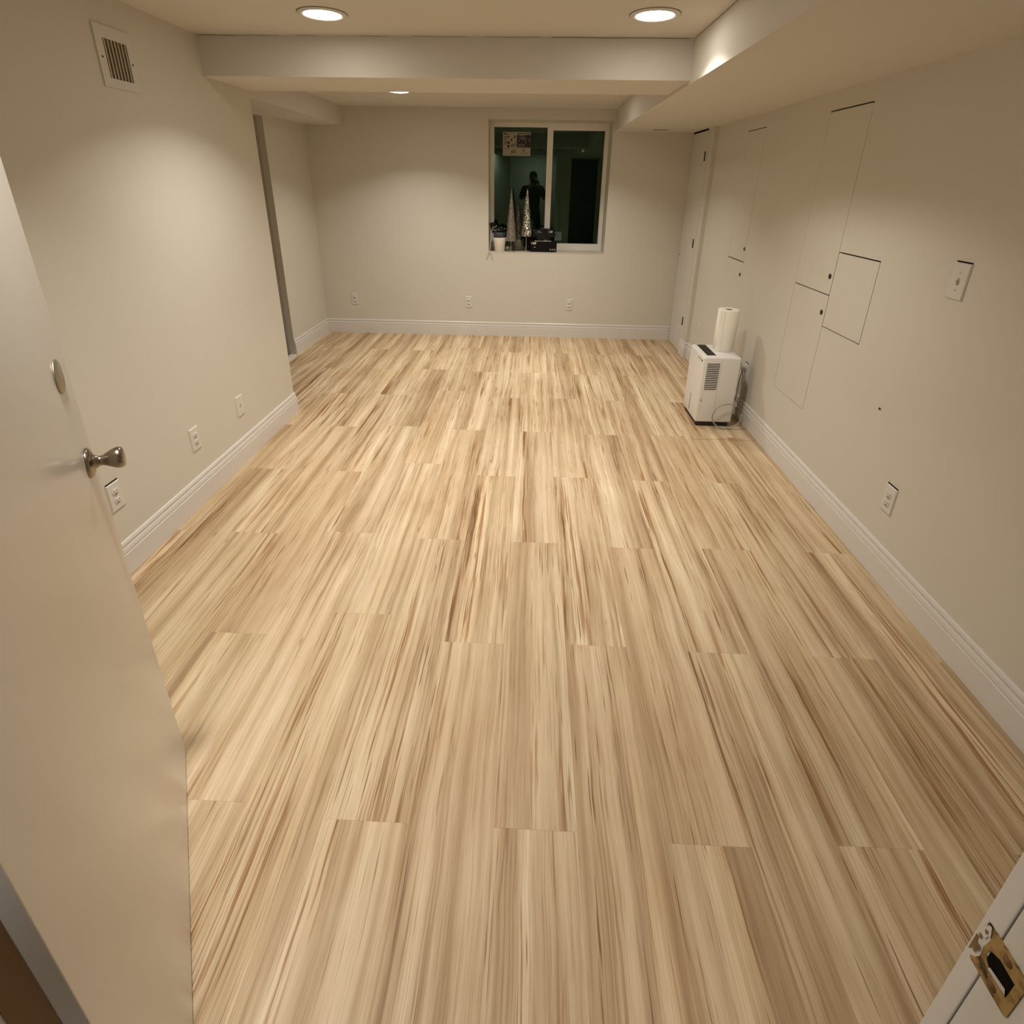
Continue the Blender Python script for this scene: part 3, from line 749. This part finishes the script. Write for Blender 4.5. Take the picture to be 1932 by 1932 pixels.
cone_tree(-.160, 5.890, .972, 1.340, .050, M_G2, 'short dull grey cone tree standing in the olive pot between the two tall ones', seed=3, stem=True, base_r=.030, rough=.0015)
cone_tree(-.071, 5.812, 1.040, 1.490, .050, M_G3, 'tall sparkling sequined cone tree, right of the three', seed=4, rough=.0045, base_r=.038)
# white planter with a dark nursery pot and black plastic
pl = empty('planter', (-.346, 5.800, ZSL)); tag(pl, 'white tapered planter with dark inner pot at the left end of the sill', 'planter')
bm = BM(); lathe(bm, [(0, 0), (.045, 0), (.050, .006), (.066, .118), (.0675, .134), (.0645, .136), (.061, .120), (0, .110)], n=40); obj('white_pot', bm, mat('white_ceramic', (.80, .75, .66), .35), pl)
bm = BM(); lathe(bm, [(.056, .118), (.061, .150), (.064, .188), (.061, .190), (.057, .150), (0, .145)], n=36); obj('inner_pot', bm, mat('charcoal_plastic', (.045, .045, .055), .5), pl)
bm = BM(); rr = random.Random(5)
r0 = bmesh.ops.create_icosphere(bm, subdivisions=3, radius=.056)
for v in bm.verts:
    v.co = Vector((v.co.x*1.08, v.co.y*.9, v.co.z*.6)) + Vector([rr.uniform(-.006, .006) for _ in range(3)]); v.co.z += .205
box(bm, (-.028, -.004, .19), (.026, .004, .292), 0, Matrix.Rotation(radians(-16), 4, 'Y'))
obj('crumpled_plastic', bm, mat('black_plastic_bag', (.006, .007, .006), .3, spec=.3), pl)
# olive grey pot
gp = empty('flower_pot', (-.156, 5.890, ZSL)); tag(gp, 'plain olive grey flower pot holding the shortest cone tree', 'flower pot')
bm = BM(); lathe(bm, [(0, 0), (.055, 0), (.060, .004), (.064, .112), (.0615, .114), (.056, .010), (0, .008)], n=40); obj('pot', bm, mat('olive_pot', (.105, .092, .058), .55), gp)

# black box with a bag on it
M_BOX = mat('black_carton', (.006, .004, .005), .6, spec=.15); M_WPR = mat('white_print', (.45, .42, .38), .5)
bx = empty('carton', (.108, 5.815, ZSL)); tag(bx, 'small black carton with a white label, under the black bag on the sill', 'box')
bm = BM(); box(bm, (-.135, -.045, 0), (.135, .055, .106), .002); obj('carton_body', bm, M_BOX, bx)
bm = BM(); flat(bm, [(-.108, .075), (-.076, .077), (-.076, .099), (-.108, .097)], -.0456); flat(bm, [(-.126, .080), (-.114, .081), (-.114, .097), (-.126, .096)], -.0456)
flat(bm, [(-.10, .045), (-.08, .046), (-.084, .052), (-.098, .051)], -.0456)
for k in range(3):
    x0 = .064+k*.022; flat(bm, [(x0, .018), (x0+.004, .018), (x0+.0095, .032), (x0+.008, .036), (x0+.006, .036)], -.0456); flat(bm, [(x0+.012, .018), (x0+.016, .018), (x0+.0095, .036), (x0+.007, .033)], -.0456)
obj('printed_label', bm, M_WPR, bx)['kind'] = 'stuff'
bm = BM(); box(bm, (-.092, -.043, .1065), (.078, .02, .1085), .0005); obj('white_flap', bm, mat('white_card', (.55, .52, .46), .5), bx)
bg = empty('plastic_bag', (.103, 5.825, ZSL+.109)); tag(bg, 'crumpled black plastic bag lying on top of the black carton', 'bag')
bm = BM(); rr = random.Random(11); bmesh.ops.create_icosphere(bm, subdivisions=3, radius=1)
for v in bm.verts:
    d = v.co.normalized(); s = 1+.10*sin(9*d.x+3*d.z)+rr.uniform(-.05, .05)
    v.co = Vector((d.x*.122*s, d.y*.046*s, .062+d.z*.064*s)); v.co.z = max(v.co.z, 0)
obj('bag_film', bm, bpy.data.materials['black_plastic_bag'], bg)
bt = empty('dark_tin', (-.042, 5.905, ZSL)); tag(bt, 'dark round tin standing behind the sequined cone tree', 'tin')
bm = BM(); lathe(bm, [(0, 0), (.036, 0), (.037, .003), (.037, .138), (.034, .142), (0, .142)], n=28); obj('tin_body', bm, M_BOX, bt)
# cord hanging over the corner of the sill
bm = BM()
tube(bm, [(-.418, 5.80, 1.125), (-.424, 5.77, 1.08), (-.434, 5.745, 1.00), (-.438, 5.728, .93), (-.444, 5.714, .893), (-.450, 5.712, .870)], .0030, 8)
tube(bm, [(-.446, 5.714, .884), (-.462, 5.713, .850), (-.474, 5.714, .812)], .0034, 8)
tube(bm, [(-.446, 5.714, .884), (-.428, 5.713, .856), (-.412, 5.714, .810)], .0034, 8)
tube(bm, [(-.418, 5.80, 1.125), (-.405, 5.765, 1.118), (-.388, 5.755, 1.128), (-.372, 5.75, 1.140)], .0022, 8)
tube(bm, [(-.418, 5.80, 1.105), (-.402, 5.76, 1.095), (-.385, 5.752, 1.088), (-.378, 5.75, 1.102)], .0022, 8)
tag(obj('string', bm, mat('cream_string', (.60, .53, .41), .7)), 'cream string hanging over the left corner of the window sill', 'string')
# cobweb strand below the beam
bm = BM(); tube(bm, [(-.826, YM2-.004, ZM), (-.834, YM2-.006, ZM-.02), (-.842, YM2-.01, ZM-.045)], .0012, 6)
tag(obj('cobweb', bm, mat('cobweb_white', (.75, .68, .56), .8)), 'short pale cobweb strand hanging from the beam beside the far light', 'cobweb')

# ------------------------------------------------------------------ dehumidifier
def dehumidifier():
    root = empty('dehumidifier', (1.275, 3.46, 0)); tag(root, 'white portable dehumidifier with dark control strip standing against the right wall', 'dehumidifier')
    X0_, X1_, Y0_, Y1_, ZB_, ZT_ = 1.150, 1.396, 3.462, 3.785, .036, .500
    off = -root.location
    def add(nm, bm, m, par=None, lab=None):
        o = obj(nm, bm, m, par or root)
        if par is None: o.location = off
        if lab: o['label'] = lab
        return o
    bm = BM(); box(bm, (X0_, Y0_, ZB_), (X1_, Y1_, ZT_))
    es = [e for e in bm.edges]
    bmesh.ops.bevel(bm, geom=es, offset=.011, segments=4, affect='EDGES', profile=.5)
    body = add('body', bm, M_WHITEP)
    for f in body.data.polygons: f.use_smooth = True
    # front (faces the viewer): raised left section edge / seam
    bm = BM(); box(bm, (1.2685, Y0_-.0004, ZB_+.012), (1.2700, Y0_+.002, ZT_-.012)); add('panel_seam', bm, M_SLOT)
    # grille opening with slats
    gx0, gx1, gz0, gz1 = 1.177, 1.260, .272, .462
    bm = BM(); box(bm, (gx0, Y0_-.0003, gz0), (gx1, Y0_+.001, gz1)); add('grille_opening', bm, M_DARK)
    n = 15; pitch = (gz1-gz0)/(n+.0)
    for i in range(n+1):
        z = gz0+i*pitch
        bm = BM(); box(bm, (gx0-.001, Y0_-.0012, z-.0030), (gx1+.001, Y0_+.001, z+.0030)); add('grille_slat', bm, M_WHITEP)
    # side inlet recess line on the front edge and small nub
    bm = BM(); box(bm, (1.166, Y0_-.0012, .092), (1.1725, Y0_+.001, .246), .001); add('side_groove', bm, M_WHITEP2)
    bm = BM(); lathe(bm, [(0, 0), (.006, 0), (.005, .004), (0, .005)], (1.1695, Y0_, .200), (0, -1, 0), 14); add('catch', bm, M_SLOT)
    # left face: water-level slit, handle recess
    bm = BM(); box(bm, (X0_-.0006, 3.629, .064), (X0_+.001, 3.637, .186)); add('water_window', bm, M_HOLE)
    bm = BM(); box(bm, (X0_-.0010, 3.490, .464), (X0_+.001, 3.590, .474), .001); add('handle_recess', bm, M_SLOT)
    bm = BM(); box(bm, (X0_-.0014, 3.488, .462), (X0_+.001, 3.500, .474)); add('handle_shadow', bm, M_DARK)
    bm = BM(); box(bm, (X0_-.0008, Y0_+.012, .255), (X0_+.001, Y1_-.012, .2565)); add('tank_seam', bm, M_WHITEP2)
    # control strip on the top
    bm = BM(); box(bm, (1.183, 3.512, ZT_-.001), (1.244, 3.770, ZT_+.0006), .0004); cp = add('control_panel', bm, mat('smoked_panel', (.016, .012, .009), .5, spec=.2))
    bm = BM()
    for k in range(5): lathe(bm, [(0, 0), (.006, 0), (.006, .0004), (0, .0004)], (1.2135, 3.56+k*.04, ZT_+.0005), (0, 0, 1), 12)
    obj('buttons', bm, M_BLACK, cp)['kind'] = 'stuff'
    for (x, y) in ((1.180, 3.500), (1.366, 3.500), (1.180, 3.745), (1.366, 3.745)):
        bm = BM(); lathe(bm, [(0, 0), (.016, 0), (.018, .012), (.018, .038), (0, .038)], (x, y, 0), (0, 0, 1), 20); add('caster', bm, M_BLACK)
    bm = BM(); box(bm, (1.165, 3.476, .006), (1.381, 3.770, .038), .003); add('base_tray', bm, M_BLACK)
    # rear coil / dark back
    bm = BM(); box(bm, (X1_-.001, Y0_+.05, .06), (X1_+.012, Y1_-.03, .42), .003); add('filter_cover', bm, mat('brown_grey_plastic', (.30, .25, .17), .5))
dehumidifier()
# coiled drain hose leaning on the appliance front
bm = BM(); P = []
for i in range(0, 15):
    a = radians(28 + i*25.0); P.append((1.347+.094*cos(a), 3.430+.018*cos(a*.5)-.012*sin(a), .096+.090*sin(a)))
P = [(1.440, 3.600, .26), (1.420, 3.55, .215)] + P[1:] + [(1.452, 3.47, .060), (1.470, 3.56, .10), (1.445, 3.68, .20)]
tube(bm, P, .0046, 10)
tag(obj('drain_hose', bm, M_HOSE), 'grey drain hose coiled in a loop in front of the dehumidifier', 'hose')
bm = BM(); tube(bm, [(1.405, 3.66, .44), (1.425, 3.60, .455), (1.45, 3.57, .40), (1.462, 3.555, .30), (1.468, 3.55, .18), (1.458, 3.56, .10), (1.472, 3.60, .075), (1.478, 3.65, .14), (1.482, 3.66, .26), (1.486, 3.655, .34), (1.500, 3.655, .364)], .0035, 8)
pc = obj('power_cord', bm, M_CORD); tag(pc, 'thin grey power cord drooping behind the dehumidifier to its outlet', 'cord')
bm = BM(); box(bm, (1.482, 3.641, .350), (1.5085, 3.669, .380), .004); obj('plug', bm, M_CORD, pc)
# paper towels
pt = empty('paper_towel_roll', (1.333, 3.665, .5002)); tag(pt, 'white paper towel roll standing on the dehumidifier', 'paper towel roll')
bm = BM(); lathe(bm, [(.0205, 0), (.068, 0), (.0698, .003), (.0698, .277), (.067, .280), (.0225, .280), (.0205, .278)], n=48)
for f in bm.faces: f.smooth = True
o = obj('towel', bm, M_PAPER, pt)
bm = BM(); lathe(bm, [(.0205, .002), (.0205, .279), (.0190, .279), (.0190, .002), (.0205, .002)], n=32); obj('cardboard_core', bm, M_CARD, pt)
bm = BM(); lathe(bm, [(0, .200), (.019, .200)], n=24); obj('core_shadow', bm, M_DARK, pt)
bm = BM(); v = []
for i in range(7):
    a = radians(205+i*5); v.append([bm.verts.new((cos(a)*(.0702+.0006*i*.6), sin(a)*(.0702+.0006*i*.6), z)) for z in (.002, .278)])
for A, B in zip(v, v[1:]): bm.faces.new((A[0], B[0], B[1], A[1]))
obj('loose_sheet', bm, M_PAPER, pt)

# ------------------------------------------------------------------ the photographer (seen only as a reflection in the window)
def skin_mesh(name, chain, m, parent, sub=2, root=0):
    me = bpy.data.meshes.new(name); vs = [c[0] for c in chain['v']]
    me.from_pydata(vs, chain['e'], []); o = bpy.data.objects.new(name, me); COL.objects.link(o)
    md = o.modifiers.new('s', 'SKIN'); md.use_smooth_shade = True
    for i, c in enumerate(chain['v']):
        r_ = c[1]; me.skin_vertices[0].data[i].radius = r_ if isinstance(r_, tuple) else (r_, r_)
        me.skin_vertices[0].data[i].use_root = (i == root)
    sd = o.modifiers.new('u', 'SUBSURF'); sd.levels = sub; sd.render_levels = sub
    dg = bpy.context.evaluated_depsgraph_get(); ev = o.evaluated_get(dg)
    nm = bpy.data.meshes.new_from_object(ev); nm.materials.append(m)
    for p in nm.polygons: p.use_smooth = True; p.material_index = 0
    o.modifiers.clear(); o.data = nm
    if parent: o.parent = parent
    return o
def person():
    PX, PY = -.035, -.36
    root = empty('person', (PX, PY, 0)); tag(root, 'person in dark clothes holding up a phone, reflected in the window', 'person')
    M_SK = mat('skin', (.42, .25, .17), .5); M_CL = mat('dark_shirt', (.010, .010, .011), .85); M_TR = mat('dark_trousers', (.012, .012, .016), .85)
    M_HR = mat('dark_hair', (.012, .009, .007), .7); M_SH = mat('dark_shoes', (.015, .014, .013), .5)
    V = []; E = []
    def add(p, r_, par=None):
        V.append((p, r_)); 
        if par is not None: E.append((par, len(V)-1))
        return len(V)-1
    pel = add((0, 0, .95), (.145, .11)); bel = add((0, .01, 1.08), (.14, .105), pel); ch = add((0, 0, 1.28), (.165, .115), bel)
    up = add((0, -.01, 1.42), (.12, .085), ch); nk = add((0, 0, 1.51), .055, up); hd = add((0, .02, 1.60), (.072, .085), nk); tp = add((0, .015, 1.70), (.068, .085), hd)
    hands = []
    for s in (-1, 1):
        sh = add((s*.185, -.01, 1.415), .058, up); el = add((s*.25, .13, 1.22), .042, sh); wr_ = add((s*.105+.03, .272, 1.452), .027, el)
        pm = add((s*.078+.035, .300, 1.520), (.030, .016), wr_); hands.append(pm)
        hp = add((s*.09, 0, .88), .09, pel); kn_ = add((s*.11, .02, .50), .062, hp); an = add((s*.12, -.01, .10), .042, kn_); add((s*.13, .12, .045), .036, an)
    thin = {0: .78, 1: .80, 2: .84, 3: .80, 11: .80, 19: .80}
    VB = [(p, tuple(x*thin.get(i, 1.) for x in (r_ if isinstance(r_, tuple) else (r_, r_)))) for i, (p, r_) in enumerate(V)]
    skin_mesh('body', {'v': VB, 'e': E}, M_SK, root, 2)
    # clothing shells
    grow = .012
    def shell(name, ids, edges, m, g=grow, root_=0):
        vv = [(V[i][0], tuple(x+g for x in (V[i][1] if isinstance(V[i][1], tuple) else (V[i][1], V[i][1])))) for i in ids]
        mp = {k: n for n, k in enumerate(ids)}
        return skin_mesh(name, {'v': vv, 'e': [(mp[a], mp[b]) for a, b in edges]}, m, root, 2, root_)
    # indices: pel0 bel1 ch2 up3 nk4 hd5 tp6 | L: sh7 el8 wr9 pm10 hp11 kn12 an13 toe14 | R: sh15 el16 wr17 pm18 hp19 kn20 an21 toe22
    shell('shirt', [0, 1, 2, 3, 4, 7, 8, 9, 15, 16, 17], [(0, 1), (1, 2), (2, 3), (3, 4), (3, 7), (7, 8), (8, 9), (3, 15), (15, 16), (16, 17)], M_CL, .014)
    shell('trousers', [0, 1, 11, 12, 13, 19, 20, 21], [(0, 1), (0, 11), (11, 12), (12, 13), (0, 19), (19, 20), (20, 21)], M_TR, .010)
    for a, t in ((13, 14), (21, 22)): shell('shoe', [a, t], [(a, t)], M_SH, .008)
    # head details
    bm = BM(); bmesh.ops.create_uvsphere(bm, u_segments=20, v_segments=14, radius=1)
    for v in list(bm.verts):
        d = v.co.copy(); v.co = Vector((d.x*.082, -.002+d.y*.100, 1.672+d.z*.098))
    bmesh.ops.delete(bm, geom=[v for v in bm.verts if v.co.y > .045 and v.co.z < 1.715 or v.co.z < 1.60], context='VERTS')
    obj('hair', bm, M_HR, root, True)
    bm = BM(); lathe(bm, [(0, .022), (.008, .018), (.013, .0), (.014, -.008), (0, -.012)], (0, .104, 1.625), (0, .35, 1), 12); obj('nose', bm, M_SK, root)
    for s in (-1, 1):
        bm = BM(); bmesh.ops.create_uvsphere(bm, u_segments=12, v_segments=8, radius=.011)
        for v in bm.verts: v.co += Vector((s*.030, .093, 1.655))
        obj('eye', bm, mat('eye_white', (.6, .58, .54), .3) if s < 0 else bpy.data.materials['eye_white'], root, True)
        bm = BM(); bmesh.ops.create_uvsphere(bm, u_segments=12, v_segments=8, radius=1)
        for v in bm.verts: v.co = Vector((s*.078+v.co.x*.008, .005+v.co.y*.018, 1.635+v.co.z*.030))
        obj('ear', bm, M_SK, root, True)
    bm = BM(); tube(bm, [(-.022, .102, 1.588), (0, .108, 1.586), (.022, .102, 1.588)], .0045, 8); obj('mouth', bm, mat('lips', (.30, .13, .10), .5), root)
    # fingers round the phone (phone: x -.075...75 about PX offset, edge near y .345)
    for s, bxx in ((-1, -.078+.035), (1, .078+.035)):
        for k, L_ in enumerate((.052, .058, .054, .044)):
            z = 1.560-k*.019
            bm = BM(); tube(bm, [(bxx, .305, z-.012), (bxx+s*.012, .332, z), (bxx+s*.004, .3455, z+.003), (bxx-s*(L_-.036), .3475, z+.004)], lambda t: .0085-.002*t, 8)
            obj('finger', bm, M_SK, root)
        bm = BM(); tube(bm, [(bxx, .302, 1.505), (bxx-s*.018, .318, 1.530), (bxx-s*.028, .328, 1.545)], lambda t: .0105-.002*t, 8); obj('thumb', bm, M_SK, root)
    ph = empty('smartphone', (0, -.022, 1.555)); tag(ph, 'dark smartphone held up by the reflected person', 'phone')
    bm = BM(); box(bm, (-.073, -.004, -.036), (.073, .004, .036), .003); obj('phone_body', bm, M_BLACK, ph)
    bm = BM(); box(bm, (-.069, -.0046, -.033), (.069, -.0039, .033)); obj('screen', bm, mat('screen', (.02, .02, .02), .1), ph)
person()
bpy.context.view_layer.update()
